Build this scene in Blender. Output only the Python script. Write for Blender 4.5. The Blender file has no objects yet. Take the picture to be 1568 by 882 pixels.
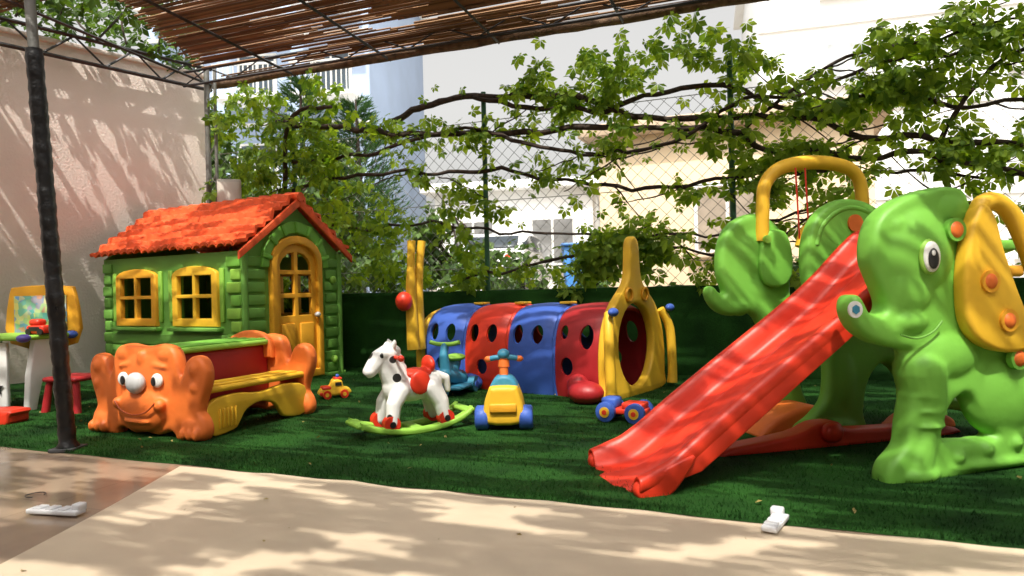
import bpy, bmesh, math, random
from mathutils import Vector, Matrix, noise, Quaternion
random.seed(7)
R=math.radians
scene=bpy.context.scene
COL=scene.collection

# ---------------------------------------------------------------- materials
def M(name,col,rough=.4,var=.12,scale=5,bump=0.0,bscale=40,metal=0,spec=.5,detail=4,coat=0,dirt=0.0):
    m=bpy.data.materials.new(name); m.use_nodes=True
    nt=m.node_tree; N=nt.nodes; L=nt.links
    b=N['Principled BSDF']
    tc=N.new('ShaderNodeTexCoord')
    n=N.new('ShaderNodeTexNoise'); n.inputs['Scale'].default_value=scale; n.inputs['Detail'].default_value=detail
    L.new(tc.outputs['Object'],n.inputs['Vector'])
    r=N.new('ShaderNodeValToRGB')
    r.color_ramp.elements[0].position=.3; r.color_ramp.elements[1].position=.7
    r.color_ramp.elements[0].color=(*[max(0,c*(1-var)) for c in col],1)
    r.color_ramp.elements[1].color=(*[min(1,c*(1+var)) for c in col],1)
    L.new(n.outputs['Fac'],r.inputs['Fac'])
    L.new(r.outputs['Color'],b.inputs['Base Color'])
    b.inputs['Roughness'].default_value=rough
    b.inputs['Metallic'].default_value=metal
    b.inputs['Specular IOR Level'].default_value=spec
    if bump>0:
        n2=N.new('ShaderNodeTexNoise'); n2.inputs['Scale'].default_value=bscale; n2.inputs['Detail'].default_value=5
        L.new(tc.outputs['Object'],n2.inputs['Vector'])
        bp=N.new('ShaderNodeBump'); bp.inputs['Strength'].default_value=bump; bp.inputs['Distance'].default_value=.01
        L.new(n2.outputs['Fac'],bp.inputs['Height']); L.new(bp.outputs['Normal'],b.inputs['Normal'])
        mr=N.new('ShaderNodeMapRange'); mr.inputs['To Min'].default_value=max(.05,rough-.08); mr.inputs['To Max'].default_value=min(1,rough+.18)
        L.new(n.outputs['Fac'],mr.inputs['Value']); L.new(mr.outputs[0],b.inputs['Roughness'])
    return m

def leafmat(name,c0,c1,trans=.45):
    m=bpy.data.materials.new(name); m.use_nodes=True
    nt=m.node_tree; N=nt.nodes; L=nt.links
    b=N['Principled BSDF']; out=N['Material Output']
    g=N.new('ShaderNodeNewGeometry'); r=N.new('ShaderNodeValToRGB')
    r.color_ramp.elements[0].color=(*c0,1); r.color_ramp.elements[1].color=(*c1,1)
    L.new(g.outputs['Random Per Island'],r.inputs['Fac'])
    L.new(r.outputs['Color'],b.inputs['Base Color']); b.inputs['Roughness'].default_value=.5
    b.inputs['Specular IOR Level'].default_value=.3
    t=N.new('ShaderNodeBsdfTranslucent')
    mx=N.new('ShaderNodeMixRGB'); mx.blend_type='MULTIPLY'; mx.inputs['Fac'].default_value=1
    mx.inputs['Color2'].default_value=(1.7,1.6,.5,1)
    L.new(r.outputs['Color'],mx.inputs['Color1']); L.new(mx.outputs['Color'],t.inputs['Color'])
    ms=N.new('ShaderNodeMixShader'); ms.inputs['Fac'].default_value=trans
    L.new(b.outputs['BSDF'],ms.inputs[1]); L.new(t.outputs['BSDF'],ms.inputs[2]); L.new(ms.outputs['Shader'],out.inputs['Surface'])
    return m

ORANGE=M('plastic_orange',(.76,.17,.03),.46,.13,4,.2,25,spec=.4)
RED=M('plastic_red',(.68,.038,.014),.38,.14,4,.15,20,spec=.45)
DRED=M('plastic_dark_red',(.36,.014,.018),.42,.1,4,.1,20)
YEL=M('plastic_yellow',(.78,.46,.03),.46,.12,4,.15,25,spec=.4)
OYEL=M('plastic_amber',(.78,.37,.025),.46,.12,4,.15,25,spec=.4)
GRN=M('plastic_green',(.18,.47,.06),.46,.14,3,.15,25,spec=.4)
HGRN=M('plastic_house_green',(.15,.36,.06),.52,.14,3,.15,25,spec=.4)
LGRN=M('plastic_lime',(.26,.51,.065),.46,.12,4,.15,25,spec=.4)
BLU=M('plastic_blue',(.045,.11,.45),.46,.1,4,.15,25,spec=.4)
TEAL=M('plastic_teal',(.04,.23,.36),.44,.1,4,.15,25)
WHT=M('plastic_white',(.76,.76,.74),.42,.05,4)
BLK=M('plastic_black',(.015,.015,.015),.38,.2,4)
PURP=M('plastic_violet',(.12,.09,.40),.4,.1,4)
GREY=M('plastic_grey',(.54,.55,.56),.48,.1,4)
ROOFRED=M('roof_tile_red',(.82,.11,.03),.55,.24,9,.3,60,spec=.35)
STEEL=M('dark_steel',(.05,.05,.055),.5,.3,8,.2,60,.3)
GSTEEL=M('grey_steel',(.17,.17,.16),.5,.3,8,.2,60,.3)
FENCEG=M('fence_green_paint',(.03,.12,.06),.5,.3,8)
WIRE=M('fence_wire',(.35,.36,.33),.5,.2,8)
BARK=M('vine_bark',(.05,.034,.025),.9,.5,25,.8,60)
LOG=M('edge_log',(.14,.085,.05),.9,.5,14,.9,50)
TAPE=M('black_tape',(.010,.010,.011),.28,.4,12,.5,35)

# ---------------------------------------------------------------- geometry helpers
def empty(name,loc=(0,0,0),rot=0):
    e=bpy.data.objects.new(name,None); e.location=loc; e.rotation_euler=(0,0,rot); COL.objects.link(e); return e
def obj(name,me,parent=None,mat=None,smooth=False):
    o=bpy.data.objects.new(name,me); COL.objects.link(o)
    if parent: o.parent=parent
    if mat:
        me.materials.clear(); me.materials.append(mat)
    if smooth:
        for p in me.polygons: p.use_smooth=True
    return o
def mesh(name,v,f):
    me=bpy.data.meshes.new(name); me.from_pydata([tuple(p) for p in v],[],f); me.update(); return me
def bake(me,mods,matrix=None):
    o=bpy.data.objects.new('tmp',me); COL.objects.link(o)
    for typ,kw in mods:
        md=o.modifiers.new(typ,typ)
        for k,val in kw.items(): setattr(md,k,val)
    dg=bpy.context.evaluated_depsgraph_get(); dg.update()
    r=bpy.data.meshes.new_from_object(o.evaluated_get(dg)); bpy.data.objects.remove(o)
    return r
def smooth_angle(me,ang=40):
    for p in me.polygons: p.use_smooth=True
    bm=bmesh.new(); bm.from_mesh(me)
    for e in bm.edges:
        if len(e.link_faces)==2 and e.calc_face_angle(0)>R(ang): e.smooth=False
    bm.to_mesh(me); bm.free()
def box(name,c,s,parent,mat,bev=.008,rot=None,seg=2):
    bm=bmesh.new(); bmesh.ops.create_cube(bm,size=1)
    for v in bm.verts: v.co=Vector((v.co.x*s[0],v.co.y*s[1],v.co.z*s[2]))
    if bev>0:
        bmesh.ops.bevel(bm,geom=bm.edges[:],offset=min(bev,min(s)*.45),segments=seg,affect='EDGES',profile=.5)
    if rot: bmesh.ops.transform(bm,matrix=(Matrix.Rotation(rot[2],4,'Z')@Matrix.Rotation(rot[1],4,'Y')@Matrix.Rotation(rot[0],4,'X')),verts=bm.verts)
    bmesh.ops.translate(bm,vec=c,verts=bm.verts)
    me=bpy.data.meshes.new(name); bm.to_mesh(me); bm.free()
    if bev>0: smooth_angle(me,50)
    return obj(name,me,parent,mat)
def ell_bm(bm,c,r,seg=20,rings=12,rot=None):
    m=Matrix.Translation(c)
    if rot: m=m@Matrix.Rotation(rot[2],4,'Z')@Matrix.Rotation(rot[1],4,'Y')@Matrix.Rotation(rot[0],4,'X')
    m=m@Matrix.Diagonal((*r,1))
    bmesh.ops.create_uvsphere(bm,u_segments=seg,v_segments=rings,radius=1,matrix=m)
def ell(name,c,r,parent,mat,rot=None,seg=24):
    bm=bmesh.new(); ell_bm(bm,c,r,seg,seg//2,rot); me=bpy.data.meshes.new(name); bm.to_mesh(me); bm.free()
    return obj(name,me,parent,mat,True)
def tube(name,pts,rad,parent,mat,n=10,cap=True,sub=0,smooth=True):
    pts=[Vector(p) for p in pts]
    if sub: 
        if isinstance(rad,(list,tuple)):
            pr=cat([(*p,r) for p,r in zip(pts,rad)],sub,False); pts=[Vector(p[:3]) for p in pr]; rad=[p[3] for p in pr]
        else: pts=[Vector(p) for p in cat([tuple(p) for p in pts],sub,False)]
    if not isinstance(rad,(list,tuple)): rad=[rad]*len(pts)
    v,f=tube_data(pts,rad,n,cap)
    me=mesh(name,v,f)
    if smooth: smooth_angle(me,60)
    return obj(name,me,parent,mat)
def tube_data(pts,rad,n,cap=True,off=0):
    v=[];f=[];up=None
    for i,p in enumerate(pts):
        t=(pts[min(i+1,len(pts)-1)]-pts[max(i-1,0)]).normalized()
        if up is None:
            a=Vector((0,0,1)) if abs(t.z)<.9 else Vector((1,0,0)); up=(a-t*a.dot(t)).normalized()
        else: up=(up-t*up.dot(t)).normalized()
        s=t.cross(up)
        for k in range(n):
            a=2*math.pi*k/n; v.append(p+(up*math.cos(a)+s*math.sin(a))*rad[i])
    for i in range(len(pts)-1):
        for k in range(n):
            f.append((off+i*n+k,off+i*n+(k+1)%n,off+(i+1)*n+(k+1)%n,off+(i+1)*n+k))
    if cap:
        f.append(tuple(off+k for k in range(n-1,-1,-1))); f.append(tuple(off+(len(pts)-1)*n+k for k in range(n)))
    return v,f
def cat(pts,k=6,closed=True):
    n=len(pts); out=[]
    rng=range(n) if closed else range(n-1)
    for i in rng:
        if closed: P=[pts[(i+j)%n] for j in (-1,0,1,2)]
        else: P=[pts[max(0,min(n-1,i+j))] for j in (-1,0,1,2)]
        for s in range(k):
            t=s/k
            out.append(tuple(.5*((2*b)+(-a+c)*t+(2*a-5*b+4*c-d)*t*t+(-a+3*b-3*c+d)*t**3) for a,b,c,d in zip(*P)))
    if not closed: out.append(tuple(pts[-1]))
    return out
def panel_me(outline,depth,bev=.01,holes=(),res=2):
    """outline (x,z) -> mesh in XZ plane, thickness along Y centred on 0"""
    cu=bpy.data.curves.new('c','CURVE'); cu.dimensions='2D'; cu.fill_mode='BOTH'
    cu.extrude=max(depth/2-bev,.0005); cu.bevel_depth=bev; cu.bevel_resolution=res; cu.offset=-bev
    for pl in [outline]+list(holes):
        s=cu.splines.new('POLY'); s.points.add(len(pl)-1)
        for p,q in zip(s.points,pl): p.co=(q[0],q[1],0,1)
        s.use_cyclic_u=True
    o=bpy.data.objects.new('t',cu); COL.objects.link(o)
    dg=bpy.context.evaluated_depsgraph_get(); dg.update()
    me=bpy.data.meshes.new_from_object(o.evaluated_get(dg)); bpy.data.objects.remove(o)
    for v in me.vertices: v.co=Vector((v.co.x,-v.co.z,v.co.y))
    bm=bmesh.new(); bm.from_mesh(me); bmesh.ops.remove_doubles(bm,verts=bm.verts,dist=1e-5); bmesh.ops.recalc_face_normals(bm,faces=bm.faces); bm.to_mesh(me); bm.free()
    smooth_angle(me,35)
    return me
def xf(me,mat4): me.transform(mat4); return me
def panel(name,outline,depth,parent,mat,at=(0,0,0),rotz=0,bev=.01,holes=()):
    me=panel_me(outline,depth,bev,holes)
    xf(me,Matrix.Translation(at)@Matrix.Rotation(rotz,4,'Z'))
    return obj(name,me,parent,mat)
def caps(bm,pts,rads,seg=14):
    for i in range(len(pts)-1):
        a=Vector(pts[i]);b=Vector(pts[i+1]);d=(b-a).length; r0,r1=rads[i],rads[i+1]
        k=max(2,int(d/(min(r0,r1)*.25)))
        for j in range(k+1):
            t=j/k; r=r0+(r1-r0)*t; ell_bm(bm,a.lerp(b,t),(r,r,r),seg,seg//2)
def fuse(name,bm,parent,mat,voxel=.01,it=4,extra=()):
    for e in extra: bm.from_mesh(e)
    me=bpy.data.meshes.new(name); bm.to_mesh(me); bm.free()
    r=bake(me,[('REMESH',dict(mode='VOXEL',voxel_size=voxel)),('SMOOTH',dict(iterations=it,factor=.6))])
    return obj(name,r,parent,mat,True)
def arc(cx,cz,rx,rz,a0,a1,k):
    return [(cx+rx*math.cos(R(a0+(a1-a0)*i/k)),cz+rz*math.sin(R(a0+(a1-a0)*i/k))) for i in range(k+1)]

FR=math.atan2(-.375,.927)   # terrace / fence frame : local x=t, local y=n

# ---------------------------------------------------------------- ground & floors
gm=M('ground_dirt',(.20,.18,.15),.9,.25,1.2,.4,8)
v=[];f=[]
rows=[(-300,-.03),(6.10,-.03),(6.20,.62),(12,.66),(700,.7)]
for n,z in rows:
    for t in (-700,-20,20,700): v.append((t,n,z))
for i in range(len(rows)-1):
    for j in range(3): f.append((i*4+j,i*4+j+1,(i+1)*4+j+1,(i+1)*4+j))
o=obj('ground',mesh('ground',v,f),None,gm); o.rotation_euler[2]=FR

def tilemat():
    m=bpy.data.materials.new('terrace_tile'); m.use_nodes=True; nt=m.node_tree;N=nt.nodes;L=nt.links;b=N['Principled BSDF']
    tc=N.new('ShaderNodeTexCoord'); br=N.new('ShaderNodeTexBrick'); br.offset=0
    br.inputs['Scale'].default_value=1; br.inputs['Brick Width'].default_value=.9; br.inputs['Row Height'].default_value=.9
    br.inputs['Mortar Size'].default_value=.002
    br.inputs['Color1'].default_value=(.31,.23,.165,1); br.inputs['Color2'].default_value=(.29,.215,.155,1); br.inputs['Mortar'].default_value=(.20,.145,.105,1)
    L.new(tc.outputs['Object'],br.inputs['Vector'])
    n=N.new('ShaderNodeTexNoise'); n.inputs['Scale'].default_value=4; n.inputs['Detail'].default_value=8; L.new(tc.outputs['Object'],n.inputs['Vector'])
    mx=N.new('ShaderNodeMixRGB'); mx.blend_type='OVERLAY'; mx.inputs['Fac'].default_value=.4
    L.new(br.outputs['Color'],mx.inputs['Color1']); L.new(n.outputs['Fac'],mx.inputs['Color2']); L.new(mx.outputs['Color'],b.inputs['Base Color'])
    b.inputs['Roughness'].default_value=.16
    return m
o=obj('tile_floor',mesh('tile_floor',[(-9,-6,0),(9,-6,0),(9,2.42,0),(-9,2.42,0)],[(0,1,2,3)]),None,tilemat()); o.rotation_euler[2]=FR
vm=M('beige_vinyl',(.56,.455,.335),.5,.12,2.2,.2,14)
nx,ny=110,60
vv=[]
for j in range(ny+1):
    for i in range(nx+1):
        x0=-1.56
        X=x0+(i/nx)*(7.2-x0)
        yedge=(2.37+.010*math.sin(X*6)+.007*math.sin(X*17)-.375*X)/.927
        Y=-1.5+(j/ny)*(yedge+1.5)
        X2=X+(.012*math.sin(Y*3.1) if i==0 else 0)
        z=.006+.005*(noise.noise(Vector((X*1.5,Y*1.5,0)))+.6)+( .010*max(0,noise.noise(Vector((X*5,3,0)))) if j>=ny-1 else 0)
        vv.append((X2,Y,z))
f=[(j*(nx+1)+i,j*(nx+1)+i+1,(j+1)*(nx+1)+i+1,(j+1)*(nx+1)+i) for j in range(ny) for i in range(nx)]
obj('vinyl_floor',mesh('vinyl_floor',vv,f),None,vm,True)

def turfmat():
    m=bpy.data.materials.new('artificial_turf'); m.use_nodes=True; nt=m.node_tree;N=nt.nodes;L=nt.links;b=N['Principled BSDF']
    tc=N.new('ShaderNodeTexCoord'); n=N.new('ShaderNodeTexNoise'); n.inputs['Scale'].default_value=260; n.inputs['Detail'].default_value=3
    L.new(tc.outputs['Object'],n.inputs['Vector'])
    n2=N.new('ShaderNodeTexNoise'); n2.inputs['Scale'].default_value=2.5; n2.inputs['Detail'].default_value=6; L.new(tc.outputs['Object'],n2.inputs['Vector'])
    ad=N.new('ShaderNodeMath'); ad.operation='MULTIPLY'; L.new(n.outputs['Fac'],ad.inputs[0]); L.new(n2.outputs['Fac'],ad.inputs[1])
    r=N.new('ShaderNodeValToRGB'); r.color_ramp.elements[0].position=.12; r.color_ramp.elements[1].position=.42
    r.color_ramp.elements[0].color=(.003,.018,.004,1); r.color_ramp.elements[1].color=(.028,.115,.016,1)
    L.new(ad.outputs[0],r.inputs['Fac']); L.new(r.outputs['Color'],b.inputs['Base Color']); b.inputs['Roughness'].default_value=.8
    b.inputs['Specular IOR Level'].default_value=.12
    bp=N.new('ShaderNodeBump'); bp.inputs['Strength'].default_value=.8; bp.inputs['Distance'].default_value=.01
    L.new(n.outputs['Fac'],bp.inputs['Height']); L.new(bp.outputs['Normal'],b.inputs['Normal'])
    return m
TURF=turfmat()
tv=[];tf=[]; nx,ny=160,60
for j in range(ny+1):
    for i in range(nx+1):
        t=-8+14*i/nx; n=2.4+(j/ny)*3.6
        if j==0: n+=.006*math.sin(t*9)
        z=.012+.006*noise.noise(Vector((t*1.3,n*1.3,1)))
        if j==0: z=.002
        tv.append((t,n,z))
tf=[(j*(nx+1)+i,j*(nx+1)+i+1,(j+1)*(nx+1)+i+1,(j+1)*(nx+1)+i) for j in range(ny) for i in range(nx)]
rs=random.Random(3)
for _ in range(60000):
    n=2.4+3.5*rs.random()**1.6; t=rs.uniform(-6,3.2)
    h=rs.uniform(.012,.024);w=.0022;z=.008
    a=rs.uniform(0,6.28); dx,dy=math.cos(a)*w,math.sin(a)*w; lx,ly=rs.uniform(-.6,.6)*h,rs.uniform(-.6,.6)*h
    k=len(tv); tv.extend([(t-dx,n-dy,z),(t+dx,n+dy,z),(t+lx,n+ly,z+h)]); tf.append((k,k+1,k+2))
o=obj('turf',mesh('turf',tv,tf),None,TURF); o.rotation_euler[2]=FR

o=empty('low_wall',(0,0,0),FR)
gv=[];nx,nz=200,16
for j in range(nz+1):
    for i in range(nx+1):
        t=-6.3+12*i/nx; z=.78*j/nz
        gv.append((t,6.0-.012*noise.noise(Vector((t*2,z*3,0)))-.01,z))
for i in range(nx+1):
    t=-6.3+12*i/nx; gv.append((t,6.14,.785+.008*noise.noise(Vector((t*3,0,5)))))
for i in range(nx+1):
    t=-6.3+12*i/nx; gv.append((t,6.15,.1))
f=[(j*(nx+1)+i,j*(nx+1)+i+1,(j+1)*(nx+1)+i+1,(j+1)*(nx+1)+i) for j in range(nz+2) for i in range(nx)]
obj('turf_cover',mesh('turf_cover',gv,f),o,TURF,True)

# ---------------------------------------------------------------- rendered side wall
wallm=M('stucco_wall',(.82,.71,.66),.85,.06,1.5,.6,45)
WA=math.atan2(.78,.625)
o=empty('stucco_wall',(-3.5,7.95,0),WA)
box('wall_body',(-5,.10,1.66),(10,.2,3.32),o,wallm,.004)
box('coping',(-5,.10,3.345),(10.02,.26,.05),o,wallm,.01)

o=empty('electric_box',(-3.02,7.36,0),R(20))
box('case',(0,0,1.84),(.24,.12,.40),o,M('grey_box',(.55,.52,.47),.6,.06),.01)
box('lid',(0,-.065,1.84),(.20,.012,.34),o,M('grey_box_lid',(.62,.58,.52),.6,.06),.004)
tube('conduit',[(0,.0,0),(0,.0,1.66)],.018,o,GSTEEL,8)
for k in range(4): box('slot_%d'%k,(0,-.074,1.74+k*.02),(.12,.004,.006),o,BLK,0)

hm=M('blocker_render',(.42,.36,.30),.85,.08,1.0,.3,20)
TH=empty('sky_blocker_house',(0,0,0),FR)  # unseen house added behind the camera to block ambient sky light
box('walls',(0,-5.3,2.6),(24,.4,5.2),TH,hm,.02)
box('eaves',(0,-5.2,5.28),(24.4,.7,.16),TH,LOG,.02)
for k,x in enumerate((-7,-3.5,3.5,7)):  # made-up windows and door dressing the added blocker
    box('window_frame_%d'%k,(x,-5.07,1.6),(1.5,.10,1.3),TH,WHT,.01); box('window_glass_%d'%k,(x,-5.03,1.6),(1.32,.06,1.12),TH,BLK,0); box('window_bar_%d'%k,(x,-4.99,1.6),(.05,.03,1.12),TH,WHT,0)
box('door_frame_main',(0,-5.07,1.1),(1.1,.10,2.2),TH,WHT,.01); box('door_leaf_main',(0,-5.02,1.08),(.92,.06,2.06),TH,LOG,.01)
box('side_blocker',(7.2,-.6,2.3),(.3,9.0,4.6),TH,hm,.02)  # out-of-view wall added to cut sky light from the right

# ---------------------------------------------------------------- pergola
P=empty('pergola',(0,0,0),FR)
def rz(t,n): return 3.22-.010*(t+6)+.06*(6-n)
def truss(name,a,b,h,parent,mat,step=.35,r=.014):
    a=Vector(a);b=Vector(b);L=(b-a).length;d=(b-a)/L;up=Vector((0,0,h))
    v=[];f=[]
    def add(p,q,rad):
        vv,ff=tube_data([p,q],[rad,rad],4,True,len(v)); v.extend(vv); f.extend(ff)
    add(a,b,r*1.3); add(a+up,b+up,r*1.3)
    k=int(L/step)
    for i in range(k):
        p=a+d*(i*L/k); q=a+d*((i+.5)*L/k)+up; s=a+d*((i+1)*L/k)
        add(p,q,r*.7); add(q,s,r*.7)
    obj(name,mesh(name,v,f),parent,mat)
truss('edge_truss',(-6.15,5.66,3.12),(6,5.66,3.0),.15,P,STEEL,.7,.012)
pts=[];rad=[]
for i in range(60):
    t=-6.1+12.3*i/59; pts.append((t,5.98+.012*math.sin(i*.9),rz(t,6)-.01+.015*noise.noise(Vector((t*1.5,2,0))))); rad.append(.052+.014*noise.noise(Vector((t*3,7,0))))
tube('edge_log',pts,rad,P,LOG,10)
for i,t in enumerate([-6.0,-4.9,-3.7,-2.5,-1.3,-.1,1.1,2.3,3.5,4.7]):
    tube('rafter_%d'%i,[(t,6.0,rz(t,6)-.05),(t,3.6,rz(t,3.6)-.05)],.016,P,STEEL,4)
reedm=leafmat('reed',(.10,.05,.022),(.30,.165,.08),.08)
v=[];f=[]
rr=random.Random(11)
def reeds(n0,n1,vis,zoff,thr,miss,gapp):
    n=n0
    while n>n1:
        w=rr.uniform(.0075,.0125) if vis else rr.uniform(.009,.015)
        if n>3.9: tmin=-3.60-.4045*n
        else: tmin=-7.2
        t=tmin+rr.random()*.25
        while t<6.8:
            L=rr.uniform(.14,.28) if not vis else rr.uniform(.8,1.8)
            tc=t+L/2
            if vis: dens=.9*noise.noise(Vector((tc*.9,n*1.2,3.3)))+.40*noise.noise(Vector((tc*2.2,n*3.5,9.1)))+.45*noise.noise(Vector((tc*.8,n*10,6.1)))
            elif n>1.2: dens=.60*noise.noise(Vector((tc*1.7,n*2.6,13.3)))+.95*noise.noise(Vector((tc*3.1,n*7.5,9.1)))
            else: dens=.75*noise.noise(Vector((tc*1.5,n*2.6,23.3)))+.65*noise.noise(Vector((tc*3.0,n*5.5,4.1)))
            th=thr
            if not vis and n<1.2: th=thr-.05
            if dens<th and rr.random()>miss:
                nn=n+rr.uniform(-.002,.002); tilt=rr.uniform(-.005,.005); zz=zoff+rr.uniform(-.012,.012)
                L2=L*1.06
                a=Vector((t,nn-tilt,rz(t,nn)+zz)); b=Vector((t+L2,nn+tilt,rz(t+L2,nn)+zz+rr.uniform(-.006,.006)))
                vv,ff=tube_data([a,b],[w,w*.9],4,False,len(v)); v.extend(vv); f.extend(ff)
            t+=L
        n-=w*(1.6 if vis else 1.45)+(rr.uniform(.010,.035) if rr.random()<gapp else 0)
reeds(5.95,3.9,True,0,.36,.03,.04)
reeds(5.95,3.9,True,.03,.14,.06,.06)
reeds(3.9,-4.9,False,0,.125,.004,.045)
obj('reed_matting',mesh('reed_matting',v,f),P,reedm)
tube('corner_post_a',[(-6.02,5.86,0),(-6.02,5.86,3.35)],.03,P,GSTEEL,8)
tube('corner_post_b',[(-5.90,5.86,0),(-5.90,5.86,3.35)],.018,P,GSTEEL,8)
for k in range(9): tube('lacing_%d'%k,[(-6.02,5.86,.3+k*.34),(-5.90,5.86,.47+k*.34)],.008,P,GSTEEL,5)
WT=empty('wall_truss',(-3.5,7.95,0),WA)
truss('truss',(-9,-.12,3.20),(0,-.12,3.16),.24,WT,STEEL,.55,.016)
for k in range(4): tube('hanger_%d'%k,[(-1.2-1.6*k,-.12,3.42),(-1.2-1.6*k+.1,-.5,3.62)],.012,WT,STEEL,5)
PO=empty('pergola_post',(0,0,0))
base=Vector((-2.36,3.60,0)); top=Vector((-2.49,3.60,2.12)); d=(top-base)
pts=[];rad=[]
for i in range(90):
    k=i/89; p=base+d*k; pts.append(p); rad.append(.041+.0022*math.sin(i*1.9)+.0012*math.sin(i*.6)+(.012 if i<2 else 0))
tube('taped_sleeve',pts,rad,PO,TAPE,16)
tube('steel_pole',[base+d*.99,base+d*1.7],.026,PO,GSTEEL,12)
box('foot_plate',(-2.36,3.60,.012),(.13,.13,.018),PO,STEEL,.003)

# ---------------------------------------------------------------- chain link fence
F=empty('chain_link_fence',(0,0,0),FR)
v=[];f=[]
pitch=.125; z0,z1=.76,2.45; H=z1-z0
for sgn in (1,-1):
    t=-6.2-H
    while t<5:
        a=Vector((t if sgn>0 else t+H,6.12,z0)); b=Vector((t+H if sgn>0 else t,6.12,z1))
        vv,ff=tube_data([a,b],[.0026,.0026],3,False,len(v)); v.extend(vv); f.extend(ff); t+=pitch
obj('mesh_wire',mesh('mesh_wire',v,f),F,M('fence_mesh_wire',(.20,.20,.18),.5,.2,8))
for i,t in enumerate([-5.02,-2.72,-.42,1.88,4.18]):
    tube('post_%d'%i,[(t,6.10,.5),(t,6.10,2.72)],.026,F,FENCEG,8)
for i,z in enumerate([1.0,1.65,2.44]): tube('line_wire_%d'%i,[(-6.2,6.11,z),(5,6.11,z)],.004,F,WIRE,4)

# ---------------------------------------------------------------- climbing vine
V=empty('climbing_vine',(0,0,0),FR)
br=[([(-5.2,2.68),(-4.6,2.58),(-3.8,2.44),(-2.83,2.31),(-1.4,2.22),(-.42,2.07),(-.12,1.87),(.9,1.745),(1.62,1.56),(2.6,1.5)],.030),
([(-3.7,2.575),(-3,2.68),(-1.85,2.55),(-1.15,2.29),(0,2.13),(.9,1.87),(1.62,1.78),(2.7,1.9)],.030),
([(-2.8,2.66),(-1.6,2.42),(-.55,2.5),(0,2.24),(.6,2.22),(1.62,2.07),(2.8,2.1)],.023),
([(-5.6,1.2),(-5,1.94),(-3.6,2.0),(-2.4,1.9),(-1.15,1.65),(0,1.7),(.9,1.62),(2,1.5)],.020),
([(-4.6,1.5),(-3.4,1.45),(-2.2,1.32),(-1,1.22),(.2,1.34),(1.6,1.3)],.014),
([(-3,.9),(-2.4,1.0),(-1.4,1.12),(-.3,1.1),(.4,1.4)],.014),
([(-5.0,.4),(-4.98,1.2),(-5.05,2.0),(-4.95,2.7),(-4.4,2.75)],.030),
([(-5.0,2.3),(-4.2,2.2),(-3.1,2.35),(-2.1,2.1),(-1.2,2.0),(-.2,2.3),(.7,2.45),(1.8,2.5),(2.6,2.6)],.019),
([(1.0,.5),(1.2,1.2),(1.1,1.8),(1.5,2.4),(2.4,2.7)],.022),
([(-.3,2.1),(.4,2.55),(1.2,2.62),(2.4,2.85)],.016)]
rb=random.Random(5)
allb=[]
vv_=[];ff_=[]
def addbranch(pts2,r,amp=.05,yo=0):
    pts=[]
    for i,(t,z) in enumerate(cat(pts2,10,False)):
        pts.append(Vector((t,6.02+yo+.05*noise.noise(Vector((t*1.4,z,r*300))),z+amp*noise.noise(Vector((t*2.6,r*500,1)))+.022*noise.noise(Vector((t*9,r*100,4))))))
    rad=[r*(1.12-.5*i/len(pts)+.25*noise.noise(Vector((i*.6,r*90,0)))) for i in range(len(pts))]
    a,b=tube_data(pts,rad,7,True,len(vv_)); vv_.extend(a); ff_.extend(b); allb.append((pts,r))
for pts2,r in br: addbranch(pts2,r,.09,rb.uniform(-.05,.05))
main=list(allb)
for k in range(70):
    pts,r=rb.choice(main); i=rb.randrange(len(pts)-2); p=pts[i]
    L=rb.uniform(.3,1.0); dz=rb.uniform(-.45,.4); s=rb.choice((-1,1))
    addbranch([(p.x,p.z),(p.x+s*L*.4,p.z+dz*.3),(p.x+s*L,p.z+dz)],.007,.05,p.y-6.02)
obj('stems',mesh('stems',vv_,ff_),V,BARK,True)

def leafcloud(name,centers,parent,mat,size=.07,pal=True,seed=1,face=(0,-1,.45)):
    r=random.Random(seed); v=[];f=[]
    fn=Vector(face).normalized()
    for c in centers:
        c=Vector(c)
        nrm=(fn+Vector((r.gauss(0,.55),r.gauss(0,.55),r.gauss(0,.55)))).normalized()
        a=Vector((r.gauss(0,.6),r.gauss(0,.6),-1)); a=(a-nrm*a.dot(nrm)).normalized(); b=nrm.cross(a)
        S=size*r.uniform(.6,1.35)
        if pal:
            angs=[(-1.75,.6),(-.85,.9),(0,1.05),(.85,.9),(1.75,.6)]
        else: angs=[(0,1)]
        for an,l in angs:
            dr=a*math.cos(an)+b*math.sin(an); sd=nrm.cross(dr); l=l*S; w=l*.27 if pal else l*.36
            k=len(v); base=c+dr*.006
            if pal: v+= [base,base+dr*l*.55+sd*w-nrm*w*.35,base+dr*l-nrm*l*.25,base+dr*l*.55-sd*w-nrm*w*.35]
            else: v+= [base,base+dr*l*.5+sd*w,base+dr*l-nrm*l*.2,base+dr*l*.5-sd*w]
            f+= [(k,k+2,k+1),(k,k+3,k+2)]
    return obj(name,mesh(name,v,f),parent,mat)
rl=random.Random(21)
C=[]
def region(t0,t1,z0,z1,n,ys=.10,y0=6.0,th=-.05):
    out=0;tries=0
    while out<n and tries<n*10:
        tries+=1
        t=rl.uniform(t0,t1); z=rl.uniform(z0,z1)
        if noise.noise(Vector((t*1.9,z*2.3,4)))+.5*noise.noise(Vector((t*5,z*5,8)))<th: continue
        C.append((t,y0+rl.gauss(0,ys),z)); out+=1
for pts,r in allb:
    for i in range(len(pts)-1):
        p=pts[i]
        for _ in range(2):
            if noise.noise(Vector((p.x*1.5,p.z*2,2)))>.08 or rl.random()<.13:
                C.append((p.x+rl.gauss(0,.06),p.y+rl.gauss(-.03,.06),p.z+rl.gauss(-.01,.08)))
region(-6.0,-4.5,.9,3.1,620,.14,6.0,-.1)
region(-4.7,-3.3,.85,2.5,240,.12,6.0,.0)
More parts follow.
